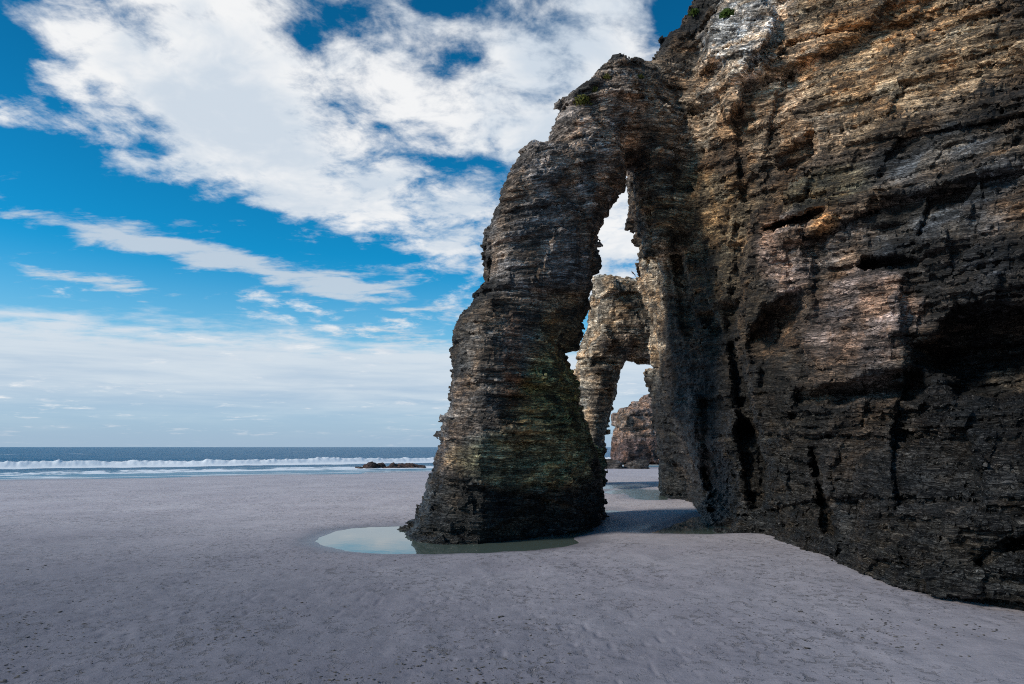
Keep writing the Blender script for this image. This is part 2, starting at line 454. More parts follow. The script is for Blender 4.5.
CLIFF_BLOBS = [
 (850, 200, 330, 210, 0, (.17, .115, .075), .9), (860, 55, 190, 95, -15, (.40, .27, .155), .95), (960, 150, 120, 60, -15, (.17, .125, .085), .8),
 (740, 45, 44, 80, 20, (.68, .63, .57), .97), (785, 70, 40, 60, 30, (.62, .43, .27), .9), (800, 130, 50, 40, 0, (.26, .18, .12), .6),  # whitish patch paints in the sunlight on the upper face
 (930, 150, 95, 24, -20, (.135, .142, .15), .9), (960, 190, 90, 26, -16, (.115, .122, .132), .85), (900, 235, 130, 26, -12, (.12, .128, .138), .9), (830, 185, 60, 22, -15, (.2, .16, .09), .7), (960, 130, 120, 10, -20, (.03, .028, .026), .7), (900, 213, 130, 8, -14, (.03, .028, .025), .8), (960, 280, 120, 50, 0, (.05, .053, .058), .9),  # thin black streaks paint in the shade of the crevices
 (690, 110, 75, 60, 10, (.38, .28, .19), .9), (700, 260, 45, 90, 0, (.27, .20, .12), .85), (652, 300, 16, 90, 0, (.48, .38, .27), .8), (690, 200, 60, 40, 0, (.30, .22, .13), .7),  # pillar tones lightened to offset the shade of the arch
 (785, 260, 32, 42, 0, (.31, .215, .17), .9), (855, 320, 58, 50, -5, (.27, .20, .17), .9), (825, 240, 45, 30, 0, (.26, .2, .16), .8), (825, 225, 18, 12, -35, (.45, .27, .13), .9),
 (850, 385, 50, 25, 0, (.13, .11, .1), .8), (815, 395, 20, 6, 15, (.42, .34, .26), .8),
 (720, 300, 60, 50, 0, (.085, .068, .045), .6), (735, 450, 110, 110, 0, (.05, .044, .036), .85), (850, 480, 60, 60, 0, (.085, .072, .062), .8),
 (690, 440, 16, 70, 0, (.12, .10, .085), .7), (990, 390, 90, 60, 0, (.025, .025, .026), .9), (1010, 380, 30, 12, 10, (.25, .2, .15), .6),  # near-black patch paints in the shade of the recess
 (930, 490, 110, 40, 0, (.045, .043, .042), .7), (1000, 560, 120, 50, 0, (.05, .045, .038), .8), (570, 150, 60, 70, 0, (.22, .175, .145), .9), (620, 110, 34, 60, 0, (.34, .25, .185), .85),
 (540, 240, 60, 80, 0, (.20, .17, .15), .85), (560, 400, 50, 90, 0, (.31, .215, .095), .92), (500, 350, 45, 50, 0, (.19, .155, .125), .85), (470, 430, 45, 60, 0, (.18, .14, .11), .85),  # leg tones lightened here and below to offset its shaded front
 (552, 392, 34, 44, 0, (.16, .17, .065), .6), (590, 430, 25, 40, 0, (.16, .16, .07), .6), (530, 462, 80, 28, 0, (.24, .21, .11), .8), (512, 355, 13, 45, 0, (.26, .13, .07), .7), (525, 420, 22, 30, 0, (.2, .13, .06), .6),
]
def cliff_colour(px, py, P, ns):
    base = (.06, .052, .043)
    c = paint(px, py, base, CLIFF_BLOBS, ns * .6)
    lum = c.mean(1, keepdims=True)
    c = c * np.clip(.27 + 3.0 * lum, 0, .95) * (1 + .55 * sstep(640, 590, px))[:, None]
    # black tidal lichen and wet foot of the rock, by height above the sand
    z = P[:, 2]
    m = (.8 * sstep(2.1, .4, z + .7 * ns))[:, None]
    c = c * (1 - m) + np.array((.026, .025, .023), f32) * m
    return c
def cliff_wet(px, py, P, ns):
    return sstep(7.5, 1.5, P[:, 2] + 1.5 * ns)

QUICK = False
st = 3.0 if QUICK else 1.6
us = axis([(380, 392, 6), (392, 1036, st), (1036, 1320, 8)])
vs = axis([(-290, -12, 8), (-12, 640, st), (640, 716, 5)])
ys = np.exp(np.linspace(math.log(7.5), math.log(45), 120 if QUICK else 190))
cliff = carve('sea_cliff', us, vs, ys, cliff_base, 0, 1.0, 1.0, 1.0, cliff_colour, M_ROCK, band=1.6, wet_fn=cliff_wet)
tag(cliff, 'towering dark layered cliff whose left end forms a tall natural arch beside the pool', 'cliff')

# ================================================================== SECOND ARCH (sunlit, behind)
ARC2 = [(587,283),(600,279),(614,277),(628,280),(645,284),(672,284),(700,300),(700,372),(668,364),(640,363),(627,362),(620,376),(614,394),(608,412),(603,440),(601,458),(600,486),(598,510),
        (560,510),(566,480),(572,450),(576,420),(574,395),(571,375),(573,350),(579,340),(585,322),(587,300)]
A2W = [((px - CX) / FPX * 52.0, CZ - (py - HY) / FPX * 52.0) for px, py in ARC2]
g2x = np.arange(1, 18, .1); g2z = np.arange(-4, 20, .1)
_a, _b = np.meshgrid(g2x, g2z, indexing='ij'); A2S = poly_sdf(_a, _b, A2W).astype(f32)
def arch2_base(X, Y, Z, U, V):
    d = bilin(A2S, 1, .1, -4, .1, X, Z)
    q = np.clip(-d / 1.8, 0, 1)
    F = np.maximum(d, np.abs(Y - 52 - .3 * (X - 8)) * .8 - 2.8 * np.sqrt(1 - (1 - q) ** 2)) + .12
    return np.maximum(F, -.8 - Z)
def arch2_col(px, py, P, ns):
    c = paint(px, py, (.42, .34, .25), [(640, 320, 25, 35, 0, (.26, .19, .13), .8), (600, 400, 14, 60, 0, (.13, .10, .075), .7), (620, 345, 20, 14, 0, (.12, .09, .07), .8)], ns * .5)  # dark zones paint in shade on the right half, leg side and underside
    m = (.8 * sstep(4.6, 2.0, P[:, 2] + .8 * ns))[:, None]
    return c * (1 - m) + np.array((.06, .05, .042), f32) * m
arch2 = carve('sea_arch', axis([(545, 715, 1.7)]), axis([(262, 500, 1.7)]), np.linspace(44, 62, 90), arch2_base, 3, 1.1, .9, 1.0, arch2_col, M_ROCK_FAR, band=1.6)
tag(arch2, 'pale sunlit rock arch seen through the opening of the big dark arch', 'rock arch')

# ================================================================== FAR STACK
STK = [(613,466),(612,440),(613,425),(613,413),(619,412),(621,407),(629,407),(632,401),(640,400),(643,395),(652,394),(660,386),(700,380),(720,380),(720,470)]
YS = 126.0
SW = [((px - CX) / FPX * YS, CZ - (py - HY) / FPX * YS) for px, py in STK]
g3x = np.arange(14, 42, .2); g3z = np.arange(-4, 18, .2)
_a, _b = np.meshgrid(g3x, g3z, indexing='ij'); S3 = poly_sdf(_a, _b, SW).astype(f32)
def stack_base(X, Y, Z, U, V):
    d = bilin(S3, 14, .2, -4, .2, X, Z)
    q = np.clip(-d / 1.5, 0, 1)
    F = np.maximum(d, np.abs(Y - YS) * .8 - 6 * np.sqrt(1 - (1 - q) ** 2))
    return np.maximum(F, -.9 - Z)
def stack_col(px, py, P, ns):
    c = paint(px, py, (.24, .165, .13), [(625, 420, 12, 12, 0, (.2, .15, .11), .6)], ns * .5)
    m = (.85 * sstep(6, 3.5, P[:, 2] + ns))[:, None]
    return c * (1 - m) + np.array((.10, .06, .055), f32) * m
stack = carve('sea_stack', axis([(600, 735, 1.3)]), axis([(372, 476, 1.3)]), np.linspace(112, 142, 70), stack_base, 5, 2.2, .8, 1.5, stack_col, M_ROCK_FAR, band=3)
tag(stack, 'reddish brown rock headland far off at the water, framed by the low right opening', 'sea stack')

# ================================================================== BEACH SAND
def gpt(px, py, z=0.0):
    Y = (CZ - z) * FPX / (py - HY); return ((px - CX) / FPX * Y, Y)
POOLS = {
 'front': [(316,541),(322,536),(335,531),(352,528),(380,526.5),(410,525.5),(440,525),(590,525),(592,531),(577,538),(580,543),(566,547),(530,551),(480,553.5),(430,554.5),(385,554.5),(345,551),(322,546)],
 'side': [(646,533.6),(668,527),(690,519),(704,514),(718,518),(730,526),(742,533.5),(700,534.5)],
 'back': [(596,485.6),(612,484.8),(628,485.2),(646,486.2),(640,487.4),(628,487.0),(618,488.6),(606,489.4),(596,489.2)],
 'channel': [(600,492.4),(612,490.6),(622,489.2),(632,488.6),(648,489.2),(668,490),(668,500),(648,500.4),(636,499),(629,496.5),(624,493.4),(617,494.6),(608,493.6)],
 'strip': [(590,510.5),(606,510),(626,511.2),(608,513),(592,513.2)],
}
WLEV = {'channel': -.05, 'front': -.05, 'side': -.05, 'back': -.05, 'strip': -.05}
PW = {k: [gpt(a, b, -.05) for a, b in v] for k, v in POOLS.items()}
def shoreY(X): return np.where(X < 10, 92 + (X + 11) * .62, 105 + (X - 10) * .3) + 1.5 * vnoise(X * .06, X * 0, X * 0, 9)
rows = np.concatenate((np.arange(.8, 4, .25), 4 * np.exp(np.arange(0, math.log(190 / 4), .0052))))
slopes = np.concatenate((np.linspace(-5, -.85, 60)[:-1], np.linspace(-.85, .85, 820), np.linspace(.85, 5, 60)[1:]))
SY, SS = np.meshgrid(rows, slopes, indexing='ij'); SX = SS * (SY + 1.0)
def pool_d(x, y):
    D = np.full(x.shape, 1e3)
    for k, p in PW.items():
        p = np.array(p); m = (x > p[:, 0].min() - 4) & (x < p[:, 0].max() + 4) & (y > p[:, 1].min() - 4) & (y < p[:, 1].max() + 4)
        if m.any():
            wob = .10 * vnoise(x[m] * 1.3, y[m] * .7, x[m] * 0, 21) + .05 * vnoise(x[m] * 4, y[m] * 2, x[m] * 0, 22)
            D[m] = np.minimum(D[m], poly_sdf(x[m], y[m], p) + wob)
    return D
def sand_z(x, y):
    z = .05 * fbm(x * .10, y * .10, x * 0, 10, 3) + .07
    z = z + .022 * fbm(x * .9, y * .55, x * 0, 14, 3) * sstep(60, 10, y)
    # rises a little towards the cliff foot in front, and near the camera
    d = pool_d(x, y)
    bank = sstep(.0, 1.4, d)
    z = z * (.15 + .85 * bank) + np.where(d < 0, -.05 + np.maximum(d * .35, -.22), -.05 + .05 * sstep(0, .5, d) + 0)
    sh = shoreY(x) - y
    z = z - .26 * sstep(28, 0, sh) - .02 * np.clip(-sh, 0, 60)
    return z, d, sh
SZ, SD, SH = sand_z(SX, SY)
SZ = SZ + .012 * fbm(SX * 3.0, SY * 2.0, SX * 0, 18, 2) * sstep(26, 8, SY) * (SD > .3)
# scattered small prints and weed scuffs
pr = np.maximum(vnoise(SX * 7.5, SY * 5, SX * 0, 41) - .45, 0) * sstep(-.35, .4, vnoise(SX * .35, SY * .3, SX * 0, 43)) * sstep(22, 9, SY) * (SD > .4)
SZ = SZ - .045 * pr
nr, nc = SX.shape
ii = np.arange(nr * nc).reshape(nr, nc)
SF = np.stack((ii[:-1, :-1].ravel(), ii[:-1, 1:].ravel(), ii[1:, 1:].ravel(), ii[1:, :-1].ravel()), 1)
wet = np.maximum(sstep(8, 1.0, SH + 1.5 * vnoise(SX * .05, SY * .2, SX * 0, 45)), .7 * sstep(1.3, .0, SD + .35 * vnoise(SX * .8, SY * .5, SX * 0, 48)) * (SD < 900))
damp = sstep(34, 9, SY + 2.5 * fbm(SX * .12, SY * .12, SX * 0, 46, 3)) * (.62 + .38 * sstep(6, -5, SX + 1.5 * vnoise(SX * .2, SY * .2, SX * 0, 47)))
def sand_material():
    m, nt = newmat('beach_sand'); b = NB(nt)
    geo = b.n('ShaderNodeNewGeometry').outputs['Position']
    wetn = b.n('ShaderNodeAttribute', attribute_name='wet').outputs['Fac']
    n1 = b.noise(geo, .25, 5, .6); n2 = b.noise(geo, 2.2, 6, .65); n3 = b.noise(geo, 45, 3, .7)
    c = b.mix(b.ss(n1, .35, .65), (.545, .48, .50), (.635, .565, .575))
    c = b.mix(b.ss(n2, .35, .7, 0, .5), c, (.40, .365, .38))
    damp = b.n('ShaderNodeAttribute', attribute_name='damp').outputs['Fac']
    c = b.mix(damp, c, b.mix(1.0, c, (.345, .365, .41), 'MULTIPLY'))
    c = b.mix(b.ss(n3, .6, .75, 0, .5), c, (.10, .09, .085))
    # dark weed and shell bits, thinned out in patches
    sp = b.noise(b.mapv(geo, (6.5, 5.0, 5.5)), 1, 4, .7, .5)
    pt = b.ss(b.noise(geo, .35, 4, .65), .36, .60)
    sm = b.m('MULTIPLY', b.ss(sp, .555, .60), pt)
    c = b.mix(b.m('MULTIPLY', sm, .5), c, (.11, .098, .095))
    c = b.mix(wetn, c, b.mix(1.0, c, (.5, .52, .56), 'MULTIPLY'))
    r = b.m('SUBTRACT', .88, b.m('MULTIPLY', wetn, .72))
    rip = b.noise(b.mapv(geo, (1.2, 5.5, 1.0)), 1.6, 4, .6, .8)
    h = b.m('ADD', b.m('MULTIPLY', rip, .02), b.m('MULTIPLY', n3, .004))
    h = b.m('ADD', h, b.m('MULTIPLY', b.noise(geo, 7, 5, .65), .022))
    h = b.m('SUBTRACT', h, b.m('MULTIPLY', sm, .02))
    bp = b.n('ShaderNodeBump', ins={'Strength': b.m('SUBTRACT', .8, b.m('MULTIPLY', wetn, .7)), 'Distance': 1.0, 'Height': h}).outputs[0]
    bs = b.n('ShaderNodeBsdfPrincipled', ins={'Base Color': c, 'Roughness': r, 'Specular IOR Level': .3, 'Normal': bp})
    b.n('ShaderNodeOutputMaterial', ins={0: bs.outputs[0]})
    return m
sand = make_mesh('sand', np.stack((SX.ravel(), SY.ravel(), SZ.ravel()), 1), SF, True, {'wet': ('FLOAT', wet.ravel()), 'damp': ('FLOAT', damp.ravel())}, sand_material())
tag(sand, kind='structure')
# plain sand behind the camera and inland, under everything
bk = make_mesh('ground', [(-900, -500, -.4), (900, -500, -.4), (900, 170, -.4), (-900, 0.5, -.4)], np.array([[0, 1, 2, 3]]), False, None, bpy.data.materials['beach_sand'])
bk.data.transform(__import__('mathutils').Matrix.Identity(4))
tag(bk, kind='structure')

# pools
def pool_mat(name='still_water', amp=.004, ro=.015, fr=2.5):
    m, nt = newmat(name); b = NB(nt)
    geo = b.n('ShaderNodeNewGeometry').outputs['Position']
    h = b.m('MULTIPLY', b.noise(geo, fr, 3, .5), amp)
    bp = b.n('ShaderNodeBump', ins={'Strength': .25 if amp < .01 else 1.0, 'Distance': 1.0, 'Height': h}).outputs[0]
    bs = b.n('ShaderNodeBsdfPrincipled', ins={'Base Color': (.10, .13, .11, 1), 'Roughness': ro, 'IOR': 1.33, 'Specular IOR Level': .9, 'Normal': bp, 'Metallic': 0.0})
    b.n('ShaderNodeOutputMaterial', ins={0: bs.outputs[0]})
    return m
M_POOL = pool_mat(); M_RIPPLE = pool_mat('rippled_water', .03, .16, 3.0)
for k, p in PW.items():
    p = np.array(p); lo, hi = p.min(0) - .8, p.max(0) + .8
    n_ = 24
    gxx, gyy = np.meshgrid(np.linspace(lo[0], hi[0], n_), np.linspace(lo[1], hi[1], n_), indexing='ij')
    dd = poly_sdf(gxx, gyy, p); i2 = np.arange(n_ * n_).reshape(n_, n_)
    q = np.stack((i2[:-1, :-1].ravel(), i2[1:, :-1].ravel(), i2[1:, 1:].ravel(), i2[:-1, 1:].ravel()), 1)
    q = q[dd.ravel()[q].min(1) < .6]
    used = np.unique(q); rm = np.zeros(n_ * n_, int); rm[used] = np.arange(len(used))
    P3 = np.stack((gxx.ravel()[used], gyy.ravel()[used], np.full(len(used), WLEV[k])), 1)
    w_ = make_mesh('tide_pool', P3, rm[q], True, None, M_RIPPLE if k in ('back', 'strip', 'channel') else M_POOL, (float(p[:, 0].mean()), float(p[:, 1].mean()), WLEV[k]))
    tag(w_, kind='structure')

# ================================================================== SEA
SEA = -.19
r1 = np.arange(38, 200, .32); r2 = 200 * np.exp(np.arange(0, math.log(30000 / 200), .022))
rows = np.concatenate((r1, r2))
sl_ = np.concatenate((np.linspace(-7, -.8, 50)[:-1], np.linspace(-.8, .35, 640), np.linspace(.35, 5, 50)[1:]))
WY, WS = np.meshgrid(rows, sl_, indexing='ij'); WX = WS * WY
sh = WY - shoreY(WX)              # distance out from the waterline
def breaker(c0, amp, wid, sd, gate=None):
    c = c0 + 9 * vnoise(WX * .012, WX * 0, WX * 0, sd) + 2.5 * vnoise(WX * .06, WX * 0, WX * 0, sd + 1)
    a = amp * (.52 + .40 * vnoise(WX * .018, WX * 0, WX * 0, sd + 2) + .08 * vnoise(WX * .3, WX * 0, WX * 0, sd + 3) + .10 * fbm(WX * .9, WY * .6, WX * 0, sd + 4, 4))
    if gate is not None: a = a * gate
    x = sh - c
    prof = np.where(x < 0, np.exp(-(x / (wid * .45)) ** 2), np.exp(-(x / (wid * 1.5)) ** 2))
    return np.maximum(a, 0) * prof, x, a
z = np.zeros_like(WX); foam = np.zeros_like(WX)
brk = [(50, 1.4, 2.6, 201, None), (74, 1.1, 3.0, 211, sstep(-30, -16, WX) * sstep(4, -8, WX) + .35 * sstep(-40, -60, WX)), (24, .42, 1.4, 221, None), (12, .22, 1.0, 231, None), (5, .12, .8, 241, None)]
fn_ = fbm(WX * .35, WY * .5, WX * 0, 250, 4)
for k, (c0, amp, wid, sd, g) in enumerate(brk):
    p_, x_, a_ = breaker(c0, amp, wid, sd, g)
    z = np.maximum(z, p_)
    tail = (17, 6, 4.5, 3, 2)[k]
    fm = sstep(-tail, -.3 * tail, x_) * sstep(wid * .9, -wid * .1, x_)
    fm = fm * np.clip(a_ / (amp * .35), 0, 1)
    foam = np.maximum(foam, fm * (.85, .8, .6, .6, .7)[k] + .25 * fn_ * (fm > .02)) 
z = z * (1 + .16 * fbm(WX * 2.1, WY * 1.6, WX * 0, 260, 3) * np.clip(foam * 2, 0, 1))
swell = .16 * fbm(WX * .03, WY * .12, WX * 0, 270, 3) + .07 * fbm(WX * .25, WY * .6, WX * 0, 280, 3)
z = z + swell * sstep(10, 90, sh) * sstep(2500, 400, WY)
# swash lace near the edge
lace = sstep(.3, .9, fbm(WX * .10, WY * .55, WX * 0, 290, 4)) * sstep(46, 20, sh) * sstep(-1, 2, sh)
foam = np.maximum(foam, .8 * lace)
foam = np.maximum(foam, .9 * sstep(1.0, .0, np.abs(sh - .8 - .8 * vnoise(WX * .2, WY * 0, WX * 0, 295))) )
caps = sstep(.62, .8, vnoise(WX * .12, WY * .35, WX * 0, 296)) * sstep(.3, .7, vnoise(WX * .02, WY * .03, WX * 0, 297)) * sstep(90, 140, sh)
foam = np.clip(np.maximum(foam, .55 * caps), 0, 1)
nr, nc = WX.shape; ii = np.arange(nr * nc).reshape(nr, nc)
WF = np.stack((ii[:-1, :-1].ravel(), ii[:-1, 1:].ravel(), ii[1:, 1:].ravel(), ii[1:, :-1].ravel()), 1)
keep = (sh > -14).ravel()[WF].any(1); WF = WF[keep]
used = np.unique(WF); rm = np.zeros(nr * nc, np.int64); rm[used] = np.arange(len(used)); WF = rm[WF]
WP = np.stack((WX.ravel(), WY.ravel(), z.ravel() + SEA), 1)[used]
def sea_mat():
    m, nt = newmat('sea_water'); b = NB(nt)
    geo = b.n('ShaderNodeNewGeometry').outputs['Position']
    fo = b.n('ShaderNodeAttribute', attribute_name='foam').outputs['Fac']
    shr = b.n('ShaderNodeAttribute', attribute_name='shallow').outputs['Fac']
    n = b.noise(b.mapv(geo, (.9, 1.6, 1.0)), 1.0, 6, .7)
    fm = b.ss(b.m('ADD', fo, b.m('MULTIPLY', b.m('SUBTRACT', n, .5), 1.1)), .28, .62)
    c = b.mix(shr, (.015, .13, .25), (.10, .24, .33))
    hs = b.noise(b.mapv(geo, (.35, 1.1, 1.0)), 1.0, 7, .65)
    h = b.m('MULTIPLY', hs, 1.3)
    bp = b.n('ShaderNodeBump', ins={'Strength': b.ss(shr, .2, 1.0, .7, .12), 'Distance': 1.0, 'Height': h}).outputs[0]
    w = b.n('ShaderNodeBsdfPrincipled', ins={'Base Color': c, 'Roughness': .3, 'IOR': 1.33, 'Specular IOR Level': .18, 'Normal': bp})
    f = b.n('ShaderNodeBsdfPrincipled', ins={'Base Color': (.93, .94, .95, 1), 'Roughness': .9, 'Specular IOR Level': .1})
    mx = b.n('ShaderNodeMixShader', ins={0: fm, 1: w.outputs[0], 2: f.outputs[0]})
    b.n('ShaderNodeOutputMaterial', ins={0: mx.outputs[0]})
    return m
shal = sstep(48, 6, sh)
sea = make_mesh('sea', WP, WF, True, {'foam': ('FLOAT', foam.ravel()[used]), 'shallow': ('FLOAT', shal.ravel()[used])}, sea_mat())
tag(sea, kind='structure')

# ================================================================== LOOSE ROCKS
def ico(sub=4):
    import bmesh
    bm = bmesh.new(); bmesh.ops.create_icosphere(bm, subdivisions=sub, radius=1)
    V = np.array([v.co[:] for v in bm.verts]); F = np.array([[v.index for v in f.verts] for f in bm.faces]); bm.free()
    return V, F
IV, IF = ico(5)
def boulder(name, loc, size, seed, col, label, cat, group=None, rot=0, wet=.5, rough=1.0):
    s = np.array(size)
    V = IV.copy()
    # angular: cut by random planes
    r_ = np.random.default_rng(seed)
    for k in range(9):
        nrm = r_.normal(size=3); nrm[2] = abs(nrm[2]) * .5; nrm /= np.linalg.norm(nrm)
        c = .62 + .25 * r_.random()
        dd = V @ nrm; ex = np.maximum(dd - c, 0); V -= ex[:, None] * nrm * .92
    V = V * s
    m = s.mean()
    n = IV / s; n /= np.linalg.norm(n, axis=1)[:, None]
    d = .22 * m * fbm(V[:, 0] / m * 1.6 + seed, V[:, 1] / m * 1.6, V[:, 2] / m * 2.6, seed, 5) * rough
    lay = V[:, 2] / (m * .22) + .5 * vnoise(V[:, 0] / m * 1.5, V[:, 1] / m * 1.5, V[:, 2] / m, seed + 5)
    d = d + .10 * m * rough * (cellid(lay, V[:, 0] / m * 1.5 + lay * .3, V[:, 1] / m * 1.5, seed) - .5)
    V = V + n * d[:, None]
    a = math.radians(rot); R = np.array([[math.cos(a), -math.sin(a), 0], [math.sin(a), math.cos(a), 0], [0, 0, 1]])
    V = V @ R.T
    P = V + np.array(loc)
    ns = fbm(P[:, 0] * 1.5, P[:, 1] * 1.5, P[:, 2] * 1.5, seed + 9, 3)
    c = np.array(col)[None] * (1 + .35 * ns)[:, None]
    o = make_mesh(name, P, IF, True, {'tone': ('FLOAT_COLOR', np.concatenate((np.clip(c, .01, 1), np.ones((len(P), 1))), 1)),
        'strata': ('FLOAT_VECTOR', np.stack((P[:, 2] * 1.5, P[:, 0], P[:, 1]), 1)), 'wet': ('FLOAT', np.full(len(P), wet))}, M_BOULDER, (loc[0], loc[1], loc[2]))
    return tag(o, label, cat, group)
def at(px, py, Y): return ((px - CX) / FPX * Y, Y, CZ - (py - HY) / FPX * Y)
BR = (.085, .05, .04)
g_reef = 'low rocks awash at the water line'
for (px, Y, sx, sy, sz, sd, lab) in [
    (359, 100, 1.0, 1.0, .42, 11, 'small low dark rock at the far left tip of the reef in the shallows'),
    (370, 101, 1.6, 1.3, .95, 12, 'tallest brown rock of the reef in the shallows, towards its left end'),
    (381, 102, 1.8, 1.2, .85, 13, 'knobbly brown rock right behind the tallest one of the reef, with a cleft between'),
    (393, 102, 2.1, 1.2, .65, 14, 'sloping red brown rock in the middle of the reef in the shallows'),
    (406, 103, 2.0, 1.2, .55, 15, 'flat red brown rock right of the middle of the reef in the shallows'),
    (417, 103, 1.5, 1.0, .7, 16, 'small peaked rock near the right end of the reef, close to the dark arch')]:
    x, y, z_ = at(px, 447, Y)
    boulder('shore_rock', (x, y, SEA - .05), (sx, sy, sz), sd, BR, lab, 'rock', g_reef)
for (px, py, Y, sx, sy, sz, sd, lab) in [
    (609, 466, 100, 2.3, 2.0, 1.35, 21, 'rounded dark boulder on the sand at the left of the low opening'),
    (631, 466, 100, 1.0, 1.0, .9, 22, 'small dark boulder on the far sand below the reddish headland'),
    (640, 466, 98, 1.5, 1.4, 1.3, 23, 'jagged dark boulder on the far sand against the cliff edge')]:
    x, y, z_ = at(px, 447, Y)
    boulder('boulder', (x, y, -.1), (sx, sy, sz), sd, (.07, .06, .055), lab, 'rock', 'dark boulders on the far sand')
x, y = gpt(412, 527)
boulder('ledge_rock', (x + .3, y - .3, -.12), (.9, .8, .34), 31, (.035, .033, .03), 'low black rock poking into the round pool at the foot of the big arch', 'rock', None, -15, .8)

# ================================================================== PLANTS ON THE ROCK
dg = bpy.context.evaluated_depsgraph_get()
bvh = BVHTree.FromObject(cliff, dg)
def hit(px, py):
    d = Vector(((px - CX) / FPX, 1, -(py - HY) / FPX)).normalized()
    o = Vector((0, 0, CZ)) - Vector(cliff.location)
    h = bvh.ray_cast(o, d)
    if h[0] is None: return None, None
    return h[0] + Vector(cliff.location), h[1]
def leaf_mat(name, c1, c2):
    m, nt = newmat(name); b = NB(nt)
    geo = b.n('ShaderNodeNewGeometry')
    c = b.mix(b.ss(b.noise(geo.outputs['Position'], 9, 3, .6), .35, .65), c1, c2)
    d = b.n('ShaderNodeBsdfDiffuse', ins={0: c}); t = b.n('ShaderNodeBsdfTranslucent', ins={0: c})
    mx = b.n('ShaderNodeMixShader', ins={0: .3, 1: d.outputs[0], 2: t.outputs[0]})
    b.n('ShaderNodeOutputMaterial', ins={0: mx.outputs[0]})
    return m
M_GREEN = leaf_mat('samphire_leaf', (.05, .09, .02), (.12, .16, .04)); M_OLIVE = leaf_mat('moss_leaf', (.12, .12, .03), (.2, .19, .06))
def tuft(name, px, py, r, n, mat, label, cat, seed):
    p, nn = hit(px, py)
    if p is None: return
    rg = np.random.default_rng(seed)
    Vs, Fs = [], []
    up = (np.array(nn) * .6 + np.array((0, -.1, .8))); up /= np.linalg.norm(up)
    for i in range(n):
        d = rg.normal(size=3); d /= np.linalg.norm(d)
        if d @ up < -.1: d -= 2 * (d @ up) * up
        rr = r * (.35 + .65 * rg.random())
        c = np.array(p) + d * rr * np.array((1, 1, .8))
        q = p + Vector(d * rr * .2)
        L = r * (.16 + .14 * rg.random()); a = rg.normal(size=3); a -= (a @ d) * d * .4; a /= np.linalg.norm(a)
        bb = np.cross(a, d + rg.normal(size=3) * .5); bb /= np.linalg.norm(bb) + 1e-6
        k = len(Vs)
        Vs += [c - a * L, c - bb * L * .35, c + a * L, c + bb * L * .35]; Fs.append([k, k + 1, k + 2, k + 3])
    o = make_mesh(name, Vs, np.array(Fs), False, None, mat, tuple(p))
    tag(o, label, cat)
tuft('cliff_shrub', 727, 16, .30, 420, M_GREEN, 'small rounded green shrub high on the pale cliff top face', 'plant', 1)
tuft('grass_patch', 582, 103, .36, 300, M_OLIVE, 'larger olive green grass patch on the sloping shoulder of the arch', 'plant', 2)
tuft('grass_patch', 593, 91, .22, 160, M_OLIVE, 'small olive grass patch just above the larger one on the arch shoulder', 'plant', 3)
tuft('grass_patch', 606, 78, .2, 140, M_OLIVE, 'thin tuft of green growth just below the rounded knob on top of the arch', 'plant', 4)
tuft('grass_patch', 640, 78, .2, 140, M_OLIVE, 'tiny green tuft in the notch between the arch top and the cliff', 'plant', 5)
tuft('grass_patch', 694, 14, .28, 180, M_GREEN, 'green tuft on the cliff skyline at the top edge of the picture', 'plant', 6)

# ================================================================== SCRAPS ON THE SAND
Vs, Fs = [], []
rg = np.random.default_rng(12)
IV1, IF1 = ico(1)
n_sc = 0
pxs, pys, rs = [], [], []
for i in range(3500):
    px = rg.uniform(-60, 1060); py = 552 + (rg.random() ** .8) * 150
    pxs.append(px); pys.append(py); rs.append(rg.random())
X_, Y_ = gpt(np.array(pxs), np.array(pys))
dens = vnoise(X_ * .5, Y_ * .45, X_ * 0, 501)
Zs, Ds, _ = sand_z(X_, Y_)
for i in range(len(X_)):
    if dens[i] < -.1 + .6 * rs[i] or Ds[i] < .5: continue
    if pxs[i] > 760 and pys[i] < 560 + (pxs[i] - 760) * .28: continue
    L = rg.uniform(.008, .022) * (1.7 if rg.random() < .05 else 1)
    sc = np.array((L * rg.uniform(.8, 1.9), L * rg.uniform(.5, 1), L * rg.uniform(.25, .5)))
    a = rg.normal() * .6; R = np.array([[math.cos(a), -math.sin(a), 0], [math.sin(a), math.cos(a), 0], [0, 0, 1]])
    Vq = (IV1 * (1 + .3 * rg.normal(size=(len(IV1), 1)).clip(-1, 1)) * sc) @ R.T + np.array((X_[i], Y_[i], Zs[i] + L * .1))
    Fs.append(IF1 + len(IV1) * n_sc); Vs.append(Vq); n_sc += 1
m, nt = newmat('weed_scrap'); b = NB(nt)
c = b.mix(b.ss(b.noise(b.n('ShaderNodeNewGeometry').outputs['Position'], 4, 3), .35, .65), (.05, .042, .035), (.12, .105, .09))
b.n('ShaderNodeOutputMaterial', ins={0: b.n('ShaderNodeBsdfPrincipled', ins={'Base Color': c, 'Roughness': .9}).outputs[0]})
sc_o = make_mesh('beach_debris', np.concatenate(Vs), np.concatenate(Fs), False, None, m)
tag(sc_o, 'dark weed scraps and shell bits strewn over the grey sand', 'beach debris', kind='stuff')

